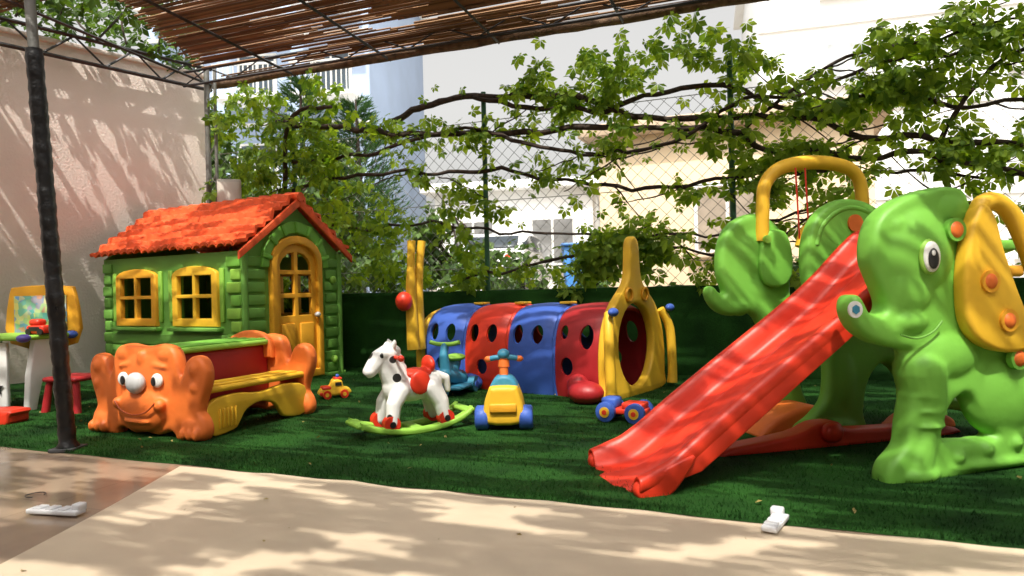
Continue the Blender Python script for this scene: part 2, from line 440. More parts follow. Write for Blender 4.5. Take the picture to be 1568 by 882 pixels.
region(-3.3,-1.8,.9,1.8,70,.1,6.0,.1)
region(-3.2,-.4,2.1,2.75,60,.12,6.0,.05)
region(-2.4,-.2,2.6,3.1,150,.12,6.0,.08)
region(-.4,3.4,2.15,2.75,370,.15,6.0,-.02)
region(-.2,3.2,1.4,2.2,120,.12,6.0,.08)
region(-1.6,3.2,.85,1.35,120,.10,6.0,.08)
VL=leafmat('vine_leaf',(.07,.155,.015),(.29,.42,.05),.58)
leafcloud('leaves',C,V,VL,.094,True,2)

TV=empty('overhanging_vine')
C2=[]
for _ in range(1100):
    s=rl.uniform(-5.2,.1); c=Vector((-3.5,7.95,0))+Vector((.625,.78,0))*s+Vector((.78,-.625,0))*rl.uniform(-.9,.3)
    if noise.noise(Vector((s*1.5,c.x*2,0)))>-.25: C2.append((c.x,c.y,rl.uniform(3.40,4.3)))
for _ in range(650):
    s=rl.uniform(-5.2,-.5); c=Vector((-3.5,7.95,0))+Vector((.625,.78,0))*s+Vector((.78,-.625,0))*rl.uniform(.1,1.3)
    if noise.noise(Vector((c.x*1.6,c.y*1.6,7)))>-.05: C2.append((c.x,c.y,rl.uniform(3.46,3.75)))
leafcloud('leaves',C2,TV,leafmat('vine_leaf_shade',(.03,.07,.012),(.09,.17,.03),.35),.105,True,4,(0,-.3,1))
for k in range(14):
    s=-4.5+k*.33; c=Vector((-3.5,7.95,3.5))+Vector((.625,.78,0))*s
    tube('stem_%d'%k,[c,c+Vector((rl.uniform(-.3,.5),rl.uniform(-.3,.3),.35)),c+Vector((rl.uniform(-.2,.9),rl.uniform(-.5,.5),.6))],.012,TV,BARK,5,sub=4)

# ---------------------------------------------------------------- fallen leaves
FL=[]
for _ in range(150):
    n=rl.uniform(2.45,5.6); t=rl.uniform(-5,3)
    x=.927*t+.375*n; y=-.375*t+.927*n; FL.append((x,y,.030))
for _ in range(16):
    n=rl.uniform(.8,2.3); t=rl.uniform(-2.2,1.6); FL.append((.927*t+.375*n,-.375*t+.927*n,.016))
leafcloud('fallen_leaves',FL,None,leafmat('dry_leaf',(.16,.12,.04),(.38,.30,.10),.1),.020,False,6,(0,0,3))

# ---------------------------------------------------------------- playhouse
H=empty('playhouse',(-2.25,5.69,0),math.atan2(.869,.495))
hw,hl=1.14,2.0
ez,az=1.17,1.61
def rect(x0,x1,z0,z1): return [(x0,z0),(x1,z0),(x1,z1),(x0,z1)]
def archp(x0,x1,z0,z1,rise,k=10):
    cx=(x0+x1)/2; rx=(x1-x0)/2
    return [(x0,z0),(x1,z0)]+arc(cx,z1-rise,rx,rise,0,180,k)
dw=archp(.30,.84,.06,1.29,.2)
front=[(0,0),(hw,0),(hw,ez),(hw/2,az),(0,ez)]
panel('front_wall',front,.05,H,HGRN,(0,.025,0),0,.006,[dw[::-1]])
panel('back_wall',front,.05,H,HGRN,(0,hl-.025,0),0,.006)
wins=[(.28,.89),(1.13,1.75)]
def side(name,x):
    holes=[archp(a+.05,b-.05,.57,1.03,.08)[::-1] for a,b in wins]
    panel(name,rect(0,hl-.102,0,ez),.05,H,HGRN,(x,.051,0),R(90),.006,[[(p[0]-.051,p[1]) for p in h] for h in holes])
side('left_wall',.025); side('right_wall',hw-.025)
def window_frame(name,x,a,b,z0,z1,m,rise=.08):
    out=archp(a,b,z0,z1,rise)
    mid=(a+b)/2; zm=(z0+z1)/2+.0
    def cut(x0,x1,c0,c1): return rect(x0,x1,c0,c1)[::-1]
    hs=[cut(a+.07,mid-.018,z0+.07,zm-.016),cut(mid+.018,b-.07,z0+.07,zm-.016),cut(a+.07,mid-.018,zm+.016,z1-.085),cut(mid+.018,b-.07,zm+.016,z1-.085)]
    panel(name,out,.05,H,m,(x,0,0),R(90),.008,hs)
for i,(a,b) in enumerate(wins):
    window_frame('window_%d'%i,-.012,a,b,.53,1.06,OYEL if i else YEL)
    window_frame('window_far_%d'%i,hw+.012,a,b,.53,1.06,OYEL)
    for k,xx in enumerate((a-.045,b+.045)):
        box('shutter_%d_%d'%(i,k),(-.012,xx,.80),(.022,.05,.46),H,LGRN,.006)
    box('sill_%d'%i,(-.035,(a+b)/2,.505),(.07,b-a+.08,.035),H,HGRN,.008)
for z in [.08,.19,.30,.41]:
    box('board_%d'%int(z*100),(-.006,hl/2,z),(.02,hl-.12,.095),H,HGRN,.006)
for zc in range(10):
    z=.09+zc*.11
    L=.17 if zc%2 else .12
    box('quoin_side_%d'%zc,(-.010,L/2+.0,z),(.03,L,.092),H,LGRN if zc%3 else GRN,.010)
    box('quoin_front_%d'%zc,(.125+(0 if zc%2 else .01),-.008,z),(.19,.025,.088),H,HGRN,.010)
    box('quoin_right_%d'%zc,(hw-.13,-.008,z),(.17 if zc%2 else .14,.025,.088),H,HGRN,.010)
    box('quoin_far_%d'%zc,(-.008,hl-.08,z),(.028,.14 if zc%2 else .11,.092),H,HGRN,.010)
for x in (.02,hw-.02): tube('corner_%d'%int(x*10),[(x,-.004,0),(x,-.004,ez)],.03,H,HGRN,10)
ar=arc(.57,1.03,.39,.42,0,180,16); inn=arc(.57,1.03,.31,.31,180,0,16)
panel('door_arch',ar+inn,.06,H,GRN,(0,-.012,0),0,.012)
for k,a in enumerate(range(15,166,25)):
    ca,sa=math.cos(R(a)),math.sin(R(a)); box('voussoir_%d'%k,(.57+.35*ca,-.045,1.03+.365*sa),(.10,.025,.04),H,GRN,.008,rot=(0,-R(a),0))
dh=[]
for (x0,x1) in ((.39,.548),(.592,.75)):
    dh.append(rect(x0,x1,.60,.76)[::-1]); dh.append(rect(x0,x1,.80,.97)[::-1])
dh.append([(.39,1.01),(.548,1.01),(.548,1.17),(.48,1.155),(.42,1.11),(.39,1.06)][::-1])
dh.append([(.592,1.01),(.75,1.01),(.75,1.06),(.72,1.11),(.66,1.155),(.592,1.17)][::-1])
panel('door_leaf',archp(.31,.83,.06,1.27,.19),.04,H,OYEL,(0,-.002,0),0,.006,dh)
o_=archp(.275,.865,.03,1.32,.23)
panel('door_frame',o_,.07,H,OYEL,(0,-.022,0),0,.010,[archp(.335,.805,.10,1.245,.19)[::-1]])
for k,(x0,x1) in enumerate(((.37,.55),(.59,.77))):
    box('door_panel_%d'%k,((x0+x1)/2,-.028,.34),(x1-x0-.02,.02,.38),H,OYEL,.012)
ell('door_knob',(.775,-.07,.60),(.025,.03,.025),H,GREY)
ell('mail_knob',(1.02,-.03,.92),(.035,.03,.04),H,LGRN); ell('mail_knob_b',(1.02,-.03,.16),(.035,.03,.04),H,LGRN)
def roof_side(name,sgn):
    ov=.08; rows=7; nu=190; nv=rows*6
    run=hw/2+ov; slope=(az-ez)/(hw/2)
    v=[];f=[]
    for j in range(nv+1):
        q=j/nv
        for i in range(nu+1):
            y=-.06+(hl+.14)*i/nu
            d=q*run
            rowf=q*rows; fr=rowf-math.floor(rowf) if j<nv else 1.0
            ph=(math.floor(min(rowf,rows-.01))%2)*.5
            col=y/.105+ph
            bumpc=abs(math.sin(math.pi*col))**.6
            jit=.022*noise.noise(Vector((math.floor(col)*3.3,math.floor(min(rowf,rows-.01))*5.1,sgn)))
            h=.010+.038*fr+.034*bumpc*(.4+.6*fr)+jit
            x=hw/2+sgn*d; z=az+.035-d*slope+h
            v.append((x,y,z))
    f=[(j*(nu+1)+i,j*(nu+1)+i+1,(j+1)*(nu+1)+i+1,(j+1)*(nu+1)+i) for j in range(nv) for i in range(nu)]
    if sgn<0: f=[tuple(reversed(q)) for q in f]
    me=bake(mesh(name,v,f),[('SOLIDIFY',dict(thickness=.03,offset=-1))])
    smooth_angle(me,45)
    obj(name,me,H,ROOFRED)
roof_side('roof_left',-1); roof_side('roof_right',1)
for k in range(13):
    y=-.02+k*(hl+.06)/12
    tube('ridge_tile_%d'%k,[(hw/2,y-.085,az+.055),(hw/2,y+.085,az+.062)],[.042,.05],H,ROOFRED,12)
sl=(az-ez)/(hw/2)
for k,s in enumerate((-1,1)):
    run=hw/2+.09
    o_=[(hw/2,az+.055),(hw/2+s*run,az+.055-run*sl),(hw/2+s*run,az-.01-run*sl),(hw/2,az-.03)]
    if s>0: o_=o_[::-1]
    panel('bargeboard_%d'%k,o_,.03,H,ROOFRED,(0,-.078,0),0,.008)
box('house_base',(hw/2,hl/2,.02),(hw+.06,hl+.06,.04),H,HGRN,.01)

# ---------------------------------------------------------------- animal picnic bench (orange)
B=empty('toy_picnic_bench',(-2.08,3.90,0),R(-25))
def beast(name,y,face):
    bm=bmesh.new()
    half=[(0,.03),(.10,.02),(.19,.05),(.235,.03),(.25,.0),(.40,.0),(.455,.02),(.475,.07),(.455,.13),(.425,.17),(.445,.24),(.475,.31),(.485,.39),(.455,.455),(.40,.475),(.345,.455),(.315,.41),(.295,.36),(.275,.41),(.26,.47),(.22,.52),(.13,.535),(.06,.525),(0,.52)]
    ol=half+[(-a,b) for a,b in reversed(half[1:-1])]
    pm=panel_me(cat(ol,2),.085,.03); pm.transform(Matrix.Translation((0,y,0)))
    if face:
        ell_bm(bm,(0,y-.015,.31),(.24,.055,.20),32,18); ell_bm(bm,(0,y-.045,.17),(.20,.055,.13),32,18)
    for s in (-1,1):
        ell_bm(bm,(s*.37,y,.08),(.10,.066,.075)); ell_bm(bm,(s*.38,y,.25),(.06,.050,.14))
        ell_bm(bm,(s*.17,y,.47),(.085,.054,.055))
        if face:
            ell_bm(bm,(s*.13,y-.046,.415),(.07,.018,.014),rot=(0,s*.15,0))
            for q in (-.05,0,.05): ell_bm(bm,(s*.38+q,y-.055,.05),(.022,.03,.035))
            ell_bm(bm,(s*.40,y-.03,.40),(.04,.03,.045)); ell_bm(bm,(s*.40,y-.03,.30),(.035,.03,.035))
            ell_bm(bm,(s*.17,y-.075,.20),(.035,.03,.035))
    if face:
        ell_bm(bm,(0,y-.088,.105),(.11,.018,.014)); ell_bm(bm,(0,y-.055,.455),(.030,.016,.045))
    fuse(name,bm,B,ORANGE,.0095,2,[pm])
beast('front_end',0,1); beast('back_end',.82,0)
for s in (-1,1):
    ell('eye_%d'%s,(s*.140,-.062,.335),(.044,.017,.040),B,WHT); ell('pupil_%d'%s,(s*.128,-.077,.330),(.020,.006,.026),B,BLK)
ell('nose',(0,-.090,.320),(.066,.042,.060),B,GREY)
tube('mouth',[(-.165,-.102,.215),(-.10,-.108,.165),(0,-.108,.145),(.10,-.108,.165),(.165,-.102,.215)],.0045,B,M('mouth_groove',(.40,.07,.015),.5),8,sub=4)
box('table_top',(0,.41,.485),(.34,.80,.035),B,LGRN,.014)
for k in (-.12,-.04,.04,.12): box('table_rib_%d'%int(k*100),(k,.41,.506),(.05,.70,.012),B,GRN,.005)
box('toy_box_body',(0,.41,.30),(.26,.74,.34),B,DRED,.02)
panel('end_crest',[(-.19,.38),(.19,.38)]+arc(0,.46,.19,.10,0,180,12),.05,B,ORANGE,(0,.76,0),0,.014)
for s in (-1,1):
    box('seat_%d'%s,(s*.33,.41,.275),(.20,.80,.035),B,YEL,.014)
    for q in (-.05,.05): box('seat_rib_%d_%d'%(s,int(q*100)),(s*.33+q,.41,.296),(.06,.66,.012),B,YEL,.005)
    pl=[(.03,.03),(.2,.03)]+[(.25,.07),(.30,.13),(.41,.16),(.52,.13),(.57,.07)]+[(.62,.03),(.79,.03),(.79,.20),(.60,.235),(.41,.215),(.22,.235),(.03,.20)]
    panel('skirt_%d'%s,cat(pl,3),.04,B,YEL,(s*.41,0,0),R(90),.01)
    for k in range(5): box('skirt_rib_%d_%d'%(s,k),(s*(.435),.10+k*.028,.11),(.012,.012,.11),B,YEL,.004)

# ---------------------------------------------------------------- small toy car
T=empty('toy_car',(-1.35,5.12,0.012),R(205))
pf=cat([(-.09,.02),(-.09,.055),(-.055,.065),(-.04,.105),(.01,.11),(.035,.07),(.085,.06),(.092,.02)],4)
panel('body',pf,.085,T,YEL,(0,0,0),0,.012)
box('bonnet',(.055,0,.062),(.06,.09,.02),T,RED,.008); box('cabin_roof',(-.02,0,.115),(.05,.075,.012),T,RED,.005); box('bumper',(.09,0,.03),(.02,.095,.02),T,RED,.006)
box('window_side_a',(-.018,-.045,.085),(.04,.004,.02),T,BLK,0); box('window_side_b',(-.018,.045,.085),(.04,.004,.02),T,BLK,0)
for i,x in enumerate((-.055,.055)):
    for j,s in enumerate((-1,1)):
        tube('wheel_%d_%d'%(i,j),[(x,s*.035,.024),(x,s*.056,.024)],.026,T,RED,16); tube('hub_%d_%d'%(i,j),[(x,s*.05,.024),(x,s*.059,.024)],.012,T,YEL,10)
ell('light',(-.02,0,.128),(.012,.012,.012),T,BLU)
T.scale=(1.15,1.15,1.25)

# ---------------------------------------------------------------- rocking horse
RHX=empty('rocking_horse',(-.58,3.84,.008),R(212)); RHX.scale=(.97,.97,.97)
bm=bmesh.new()
ell_bm(bm,(0,0,.26),(.15,.085,.085)); ell_bm(bm,(.09,0,.27),(.085,.085,.095)); ell_bm(bm,(-.10,0,.27),(.09,.09,.095))
caps(bm,[(.09,0,.30),(.13,0,.37),(.15,.0,.43)],[.082,.070,.062])
caps(bm,[(.145,0,.450),(.19,0,.435),(.235,0,.385)],[.062,.055,.044]); ell_bm(bm,(.250,0,.368),(.038,.044,.036))
for s in (-1,1):
    ell_bm(bm,(.115,s*.040,.512),(.014,.014,.032),rot=(s*-.3,0,0))
    caps(bm,[(.09,s*.055,.25),(.140,s*.075,.18),(.155,s*.085,.08)],[.056,.045,.038])
    caps(bm,[(-.10,s*.055,.26),(-.150,s*.075,.17),(-.165,s*.085,.08)],[.062,.048,.038])
    ell_bm(bm,(.262,s*.02,.375),(.018,.016,.018)); ell_bm(bm,(.17,s*.035,.46),(.03,.03,.03))
for p in [(.13,0,.50),(.095,0,.47),(.075,0,.42),(.06,0,.37)]: ell_bm(bm,p,(.036,.020,.036))
caps(bm,[(-.17,0,.31),(-.22,0,.29),(-.235,0,.22)],[.03,.028,.018])
def spotmat():
    m=bpy.data.materials.new('horse_spots'); m.use_nodes=True; nt=m.node_tree;N=nt.nodes;L=nt.links;b=N['Principled BSDF']
    tc=N.new('ShaderNodeTexCoord'); vo=N.new('ShaderNodeTexVoronoi'); vo.inputs['Scale'].default_value=8.5
    L.new(tc.outputs['Object'],vo.inputs['Vector']); r=N.new('ShaderNodeValToRGB'); r.color_ramp.interpolation='CONSTANT'
    r.color_ramp.elements[0].color=(.02,.02,.02,1); r.color_ramp.elements[1].position=.21; r.color_ramp.elements[1].color=(.74,.74,.72,1)
    L.new(vo.outputs['Distance'],r.inputs['Fac']); L.new(r.outputs['Color'],b.inputs['Base Color']); b.inputs['Roughness'].default_value=.42; return m
fuse('body',bm,RHX,spotmat(),.006,3)
for s in (-1,1):
    ell('eye_%d'%s,(.192,s*.050,.455),(.013,.008,.015),RHX,BLK)
    tube('handle_%d'%s,[(.115,s*.03,.44),(.115,s*.125,.44)],.012,RHX,RED,10); ell('grip_%d'%s,(.115,s*.13,.44),(.019,.022,.019),RHX,RED)
    for j,x in enumerate((.165,-.17)):
        tube('hoof_%d_%d'%(s,j),[(x,s*.065,.075),(x,s*.118,.075)],.047,RHX,RED,18); tube('hoof_cap_%d_%d'%(s,j),[(x,s*.116,.075),(x,s*.122,.075)],.018,RHX,BLK,12)
    sd=[(-.34,.105),(-.26,.06),(-.13,.03),(0,.02),(.13,.03),(.26,.055),(.34,.085)]
    up=[(x,z+.008) for x,z in sd]; dn=[(x,z-.03) for x,z in reversed(sd)]
    panel('rocker_%d'%s,cat(up,3,False)+cat(dn,3,False),.055,RHX,LGRN,(0,s*.095,.012),0,.012)
for x,z in ((-.33,.10),(.33,.085),(0,.03)): box('cross_%d'%int(x*100),(x,0,z-.002),(.07,.2,.026),RHX,LGRN,.01)
bm=bmesh.new(); ell_bm(bm,(-.03,0,.335),(.10,.092,.034)); ell_bm(bm,(-.11,0,.38),(.03,.075,.055)); ell_bm(bm,(-.02,.085,.29),(.065,.018,.07)); ell_bm(bm,(-.02,-.085,.29),(.065,.018,.07)); fuse('saddle',bm,RHX,RED,.006,3)

# ---------------------------------------------------------------- spring rider / seesaw (blue / green)
K=empty('toy_spring_rider',(-.47,5.15,.012),R(250))
bm=bmesh.new(); caps(bm,[(-.14,0,.10),(0,0,.13),(.12,0,.16)],[.07,.055,.05]); caps(bm,[(.10,0,.16),(.13,0,.30),(.11,0,.37)],[.045,.035,.03]); caps(bm,[(-.02,0,.16),(-.06,0,.24)],[.04,.05]); fuse('frame',bm,K,TEAL,.008,3)
ell('seat',(-.07,0,.27),(.10,.075,.03),K,LGRN); tube('handlebar',[(.11,-.12,.40),(.11,-.05,.385),(.11,.05,.385),(.11,.12,.40)],.016,K,LGRN,10,sub=4)
for i,(x,y,r) in enumerate([(.17,0,.085),(-.15,.11,.06),(-.15,-.11,.06)]):
    tube('wheel_%d'%i,[(x,y-.025,r),(x,y+.025,r)],r,K,TEAL,22); tube('hub_%d'%i,[(x,y-.032,r),(x,y+.032,r)],r*.4,K,BLU,14)
box('foot_board',(-.02,0,.06),(.3,.26,.03),K,TEAL,.012)

# ---------------------------------------------------------------- push trike with rollers
S=empty('toy_roller_trike',(-.06,3.84,.012),R(-3))
panel('body',cat([(-.10,.04),(-.11,.13),(-.085,.22),(-.06,.245),(.06,.245),(.085,.22),(.11,.13),(.10,.04)],3),.22,S,YEL,(0,0.02,0),0,.025)
panel('hood',cat([(-.08,.16),(-.07,.235),(-.03,.275),(.03,.275),(.07,.235),(.08,.16)],3),.16,S,TEAL,(0,.05,.02),0,.02)
box('grille',(0,-.098,.13),(.15,.02,.05),S,OYEL,.008)
for s in (-1,1):
    tube('roller_%d'%s,[(s*.085,-.03,.068),(s*.095,-.03,.068),(s*.150,-.03,.068),(s*.160,-.03,.068)],[.058,.068,.068,.056],S,BLU,24)
    tube('back_wheel_%d'%s,[(s*.07,.20,.05),(s*.12,.20,.05)],.05,S,BLU,20)
box('seat',(0,.17,.19),(.13,.14,.05),S,OYEL,.02)
tube('steering_column',[(0,.03,.26),(0,.05,.36)],.026,S,ORANGE,12)
tube('neck',[(0,.05,.34),(0,.055,.395)],[.034,.03],S,ORANGE,12)
tube('handlebar',[(-.085,.055,.385),(-.035,.045,.395),(.035,.045,.395),(.085,.055,.385)],.015,S,TEAL,10,sub=4)
for s in (-1,1): ell('grip_%d'%s,(s*.088,.055,.385),(.024,.018,.018),S,ORANGE)
ell('bear_head',(0,.04,.415),(.035,.03,.03),S,TEAL)

# ---------------------------------------------------------------- truck with blue wheels
Q=empty('toy_truck',(.64,3.98,.012),R(150)); Q.scale=(.8,.8,.8)
box('chassis',(0,0,.075),(.34,.15,.045),Q,RED,.012); box('cab',(.10,0,.13),(.12,.14,.08),Q,BLU,.02); box('tray',(-.08,0,.115),(.16,.15,.05),Q,RED,.012)
for i,x in enumerate((-.11,.11)):
    for s in (-1,1):
        tube('tyre_%d_%d'%(i,s),[(x,s*.065,.072),(x,s*.072,.072),(x,s*.115,.072),(x,s*.12,.072)],[.06,.072,.072,.06],Q,BLU,24); tube('hub_%d_%d'%(i,s),[(x,s*.11,.072),(x,s*.126,.072)],.038,Q,YEL,18); tube('cap_%d_%d'%(i,s),[(x,s*.12,.072),(x,s*.131,.072)],.018,Q,RED,12)

# ---------------------------------------------------------------- crawl tunnel
U=empty('play_tunnel',(.85,4.95,.012),math.atan2(.61,-.79))
def archprof(w,h,k=26):
    pts=[]
    for i in range(k+1):
        a=math.pi*i/k; c,s=math.cos(a),math.sin(a)
        pts.append((w*math.copysign(abs(c)**.62,c),h*.30+h*.70*abs(s)**.75 if 0<i<k else h*.30))
    return [(w*.93,0),(w,h*.15)]+pts+[(-w,h*.15),(-w*.93,0)]
segs=[DRED,BLU,RED,BLU]; SL=.435
holes_=((.13,.44,.05,.07),(.31,.44,.05,.07),(.22,.18,.055,.06))
for i,m in enumerate(segs):
    x0=i*SL+.02; rows=8; v=[];f=[]
    prof0=archprof(1,1); npf=len(prof0)
    for j in range(rows+1):
        q=j/rows; b=math.sin(math.pi*q)**.5 if 0<q<1 else 0
        w=.325+.035*b; h=.615+.04*b
        for (a,c) in prof0: v.append((x0+q*(SL-.006),a*w,c*h))
    f=[(j*npf+k,j*npf+k+1,(j+1)*npf+k+1,(j+1)*npf+k) for j in range(rows) for k in range(npf-1)]
    me=mesh('seg',v,f)
    me=bake(me,[('SOLIDIFY',dict(thickness=.022,offset=0))])
    bmc=bmesh.new()
    hs=holes_ if i!=1 else holes_[:2]
    if i in (0,): hs=((.14,.43,.055,.085),(.30,.22,.055,.065),(.33,.46,.035,.05))
    for (cx,cz,rx,rz_) in hs:
        mm=Matrix.Translation((x0+cx,0,cz))@Matrix.Diagonal((rx,1,rz_,1))@Matrix.Rotation(R(90),4,'X')
        bmesh.ops.create_cone(bmc,segments=20,radius1=1,radius2=1,depth=1.2,cap_ends=True,matrix=mm)
    cme=bpy.data.meshes.new('cut'); bmc.to_mesh(cme); bmc.free()
    co=bpy.data.objects.new('cut',cme); COL.objects.link(co)
    me2=bake(me,[('BOOLEAN',dict(operation='DIFFERENCE',object=co,solver='EXACT'))])
    bpy.data.objects.remove(co)
    smooth_angle(me2,35); obj('segment_%d'%i,me2,U,m)
    if i: tube('joint_%d'%i,[(x0-.01,a*.335,c*.63) for a,c in archprof(1,1)],.018,U,m,8)
    box('clip_%d'%i,(x0+.06,0.02,.665),(.10,.10,.02),U,YEL,.006)
def headpanel(nm,x,prongs):
    out=[(.40,0),(.45,.12),(.45,.34),(.40,.52),(.30,.66),(.17,.76)] if prongs else [(.34,0),(.38,.12),(.38,.34),(.34,.48),(.22,.58),(.1,.62)]
    mid=[(.10,.83),(.075,.95),(.06,1.09),(0,1.14),(-.06,1.09),(-.075,.95),(-.10,.83)] if prongs==1 else [(.0,.63)]
    o_=out+mid+[(-a,b) for a,b in reversed(out)]
    hole=arc(0,.36,.27,.30,360,0,28)[:-1] if prongs else arc(0,.30,.24,.25,360,0,28)[:-1]
    panel(nm,cat(o_,4),.07,U,YEL,(x,0,0),R(90),.018,[hole])
headpanel('face_near',-.02,1); headpanel('face_far',4*SL+.05,0)
for s in (-1,1):
    tube('eye_ring_%d'%s,[(-.065,s*.12+.045*math.cos(a*math.pi/8),.72+.045*math.sin(a*math.pi/8)) for a in range(17)],.010,U,OYEL,8,cap=False)
    tube('feeler_%d'%s,[(4*SL+.02,.43+s*.035,.30),(4*SL+.02,.44+s*.04,.75),(4*SL+.02,.42+s*.05,1.02),(4*SL+.02,.40+s*.06,1.20)],[.055,.045,.034,.036],U,YEL,12,sub=5)
    tube('arm_%d'%s,[(-.05,s*.40,.60),(-.09,s*.47,.45),(-.10,s*.48,.15),(-.10,s*.47,.03)],[.03,.035,.035,.04],U,YEL,12,sub=4)
    ell('hand_%d'%s,(-.11,s*.44,.61),(.03,.05,.03),U,BLU)
ell('cheek_ball',(4*SL+.02,.56,.70),(.07,.07,.08),U,RED)
bm=bmesh.new(); ell_bm(bm,(.08,.50,.07),(.13,.11,.08)); ell_bm(bm,(.16,.47,.11),(.08,.07,.08)); fuse('foot',bm,U,DRED,.01,3)
bm=bmesh.new(); ell_bm(bm,(4*SL-.55,.42,.06),(.12,.07,.07)); fuse('foot_blue',bm,U,BLU,.01,3)

# ---------------------------------------------------------------- elephant slide
E=empty('elephant_slide',(0,0,0),R(15))
def TE(p): return (1.905+(p[0]-1290)*.00330,.8+.0027*(425-p[1]))
eo=[(1330,350),(1350,322),(1385,302),(1425,291),(1455,293),(1472,318),(1487,370),(1505,430),(1530,490),(1555,525),(1600,560),(1640,610),(1660,660),(1665,700),(1640,716),(1560,717),(1450,722),(1352,730),(1338,715),(1345,690),(1366,668),(1370,640),(1378,600),(1390,560),(1380,532),(1350,524),(1325,514),(1303,495),(1293,470),(1296,450),(1306,446),(1314,458),(1322,474),(1338,476),(1345,460),(1335,430),(1324,395)]
eo=cat([TE(p) for p in eo],3)
eh=cat([TE(p) for p in [(1422,664),(1424,635),(1440,608),(1460,600),(1478,630),(1505,664),(1480,670),(1450,668)]],3)[::-1]
topslot=cat([TE(p) for p in [(1430,303),(1452,303),(1455,318),(1432,318)]],3)[::-1]
def elephant(name,y):
    pm=panel_me(eo,.11,.03,[eh,topslot])
    pm.transform(Matrix.Translation((0,y,0)))
    bm=bmesh.new()
    def e2(px,py,rx,ry,rz,rot=None,dy=0,sg=20):
        s,z=TE((px,py)); ell_bm(bm,(s,y+dy,z),(rx,ry,rz),sg,sg//2+4,rot=rot)
    e2(1393,385,.19,.10,.20,sg=40); e2(1380,440,.13,.085,.13,sg=32); e2(1375,488,.12,.08,.06,sg=32)
    def cp(pts,rads,dy=0): caps(bm,[(TE(p)[0],y+dy,TE(p)[1]) for p in pts],rads)
    cp([(1360,497),(1330,495),(1310,482),(1303,462)],[.065,.055,.042,.034])
    cp([(1402,560),(1407,610),(1400,650),(1385,700)],[.10,.085,.072,.080])
    e2(1385,712,.12,.09,.045); e2(1500,705,.40,.075,.035)
    e2(1430,540,.20,.085,.12,sg=32); e2(1530,600,.22,.085,.20,sg=40); e2(1600,650,.18,.08,.15,sg=32)
    for px,py in ((1440,690),(1485,684),(1530,678),(1565,690)): e2(px,py,.045,.08,.045)
    for py in (575,597,619,641): e2(1402,py,.090,.090,.010)
    e2(1365,350,.09,.075,.06,sg=28)
    e2(1440,325,.12,.07,.09,sg=28)
    return fuse(name,bm,E,GRN,.009,6,[pm])
elephant('elephant_near',2.22)
def TF(p): return (1.97+(p[0]-1090)*.0037,.8+.0034*(432-p[1]))
fo=[(1195,335),(1170,322),(1140,328),(1115,350),(1104,385),(1104,420),(1112,446),(1104,452),(1097,440),(1088,436),(1083,448),(1090,466),(1105,480),(1125,485),(1148,480),(1165,492),(1178,530),(1182,580),(1172,640),(1180,662),(1250,662),(1250,640),(1236,600),(1234,560),(1228,500),(1222,450),(1224,400),(1214,360)]
bm=bmesh.new(); pm=panel_me(cat([TF(p) for p in fo],3),.09,.03); pm.transform(Matrix.Translation((0,3.27,0)))
s,z=TF((1160,385)); ell_bm(bm,(s,3.27,z),(.17,.060,.18),36,20); s,z=TF((1175,440)); ell_bm(bm,(s,3.27,z),(.15,.055,.12),32,18)
caps(bm,[(TF(p)[0],3.27,TF(p)[1]) for p in [(1140,470),(1112,468),(1098,455),(1090,446)]],[.055,.048,.038,.03])
fuse('elephant_far',bm,E,GRN,.010,4,[pm])
fe=cat([TF(p) for p in [(1178,352),(1165,372),(1162,410),(1172,436),(1200,440),(1216,420),(1216,380),(1204,352)]],3)
panel('ear_far',fe,.04,E,GRN,(0,3.205,0),0,.015)
s,z=TF((1172,365)); tube('far_socket',[(s,3.17,z),(s,3.19,z)],.022,E,LGRN,18)
def ball(nm,px,py,y,r=.034,m=ORANGE):
    s,z=TE((px,py)); 
    tube(nm+'_socket',[(s,y-.012,z),(s,y+.012,z)],r*1.35,E,GRN,20)
    ell(nm,(s,y-.006,z),(r,.018,r),E,m)
ball('ball_head',1433,356,2.138)
for k,(px,py) in enumerate([(1521,548),(1548,606),(1590,640)]): ball('ball_body_%d'%k,px,py,2.128)
ear=cat([TE(p) for p in [(1466,318),(1450,350),(1440,395),(1436,440),(1440,490),(1460,522),(1500,538),(1540,530),(1535,495),(1515,440),(1497,385),(1484,335)]],4)
panel('ear',ear,.07,E,YEL,(0,2.135,0),0,.02)
for k,(px,py) in enumerate([(1470,432),(1497,490)]):
    s,z=TE((px,py)); ell('ball_ear_%d'%k,(s,2.096,z),(.032,.018,.032),E,ORANGE); tube('ear_socket_%d'%k,[(s,2.09,z),(s,2.10,z)],.045,E,OYEL,20)
hp=[TE(p) for p in [(1468,345),(1474,320),(1496,314),(1520,332),(1540,370),(1558,420),(1575,465),(1585,500),(1572,522),(1545,528)]]
tube('ear_handle',[(s,2.14,z) for s,z in hp],[.034,.036,.036,.036,.036,.036,.036,.036,.036,.036],E,YEL,14,sub=5)
s_,z_=TE((1390,395)); ell('eye_rim',(s_,2.122,z_),(.050,.018,.070),E,LGRN); ell('eye_white',(s_,2.112,z_),(.040,.016,.060),E,WHT); ell('eye_pupil',(s_-.004,2.099,z_-.008),(.025,.008,.040),E,BLK); ell('eye_glint',(s_-.010,2.092,z_+.014),(.009,.003,.011),E,WHT)
tube('mouth_line',[(TE(p)[0],2.140,TE(p)[1]) for p in [(1352,505),(1375,511),(1398,503),(1412,488)]],.004,E,HGRN,8,sub=4)
s_,z_=TE((1291,467)); tube('badge',[(s_+.02,2.165,z_),(s_+.02,2.172,z_)],.032,E,WHT,20); tube('badge_mark',[(s_+.02,2.162,z_),(s_+.02,2.166,z_)],.018,E,TEAL,6)
prof=cat([(1.09,.02),(1.17,.035),(1.27,.065),(1.45,.19),(1.68,.345),(2.16,.665),(2.42,.885),(2.52,.945),(2.72,.96)],6,False)
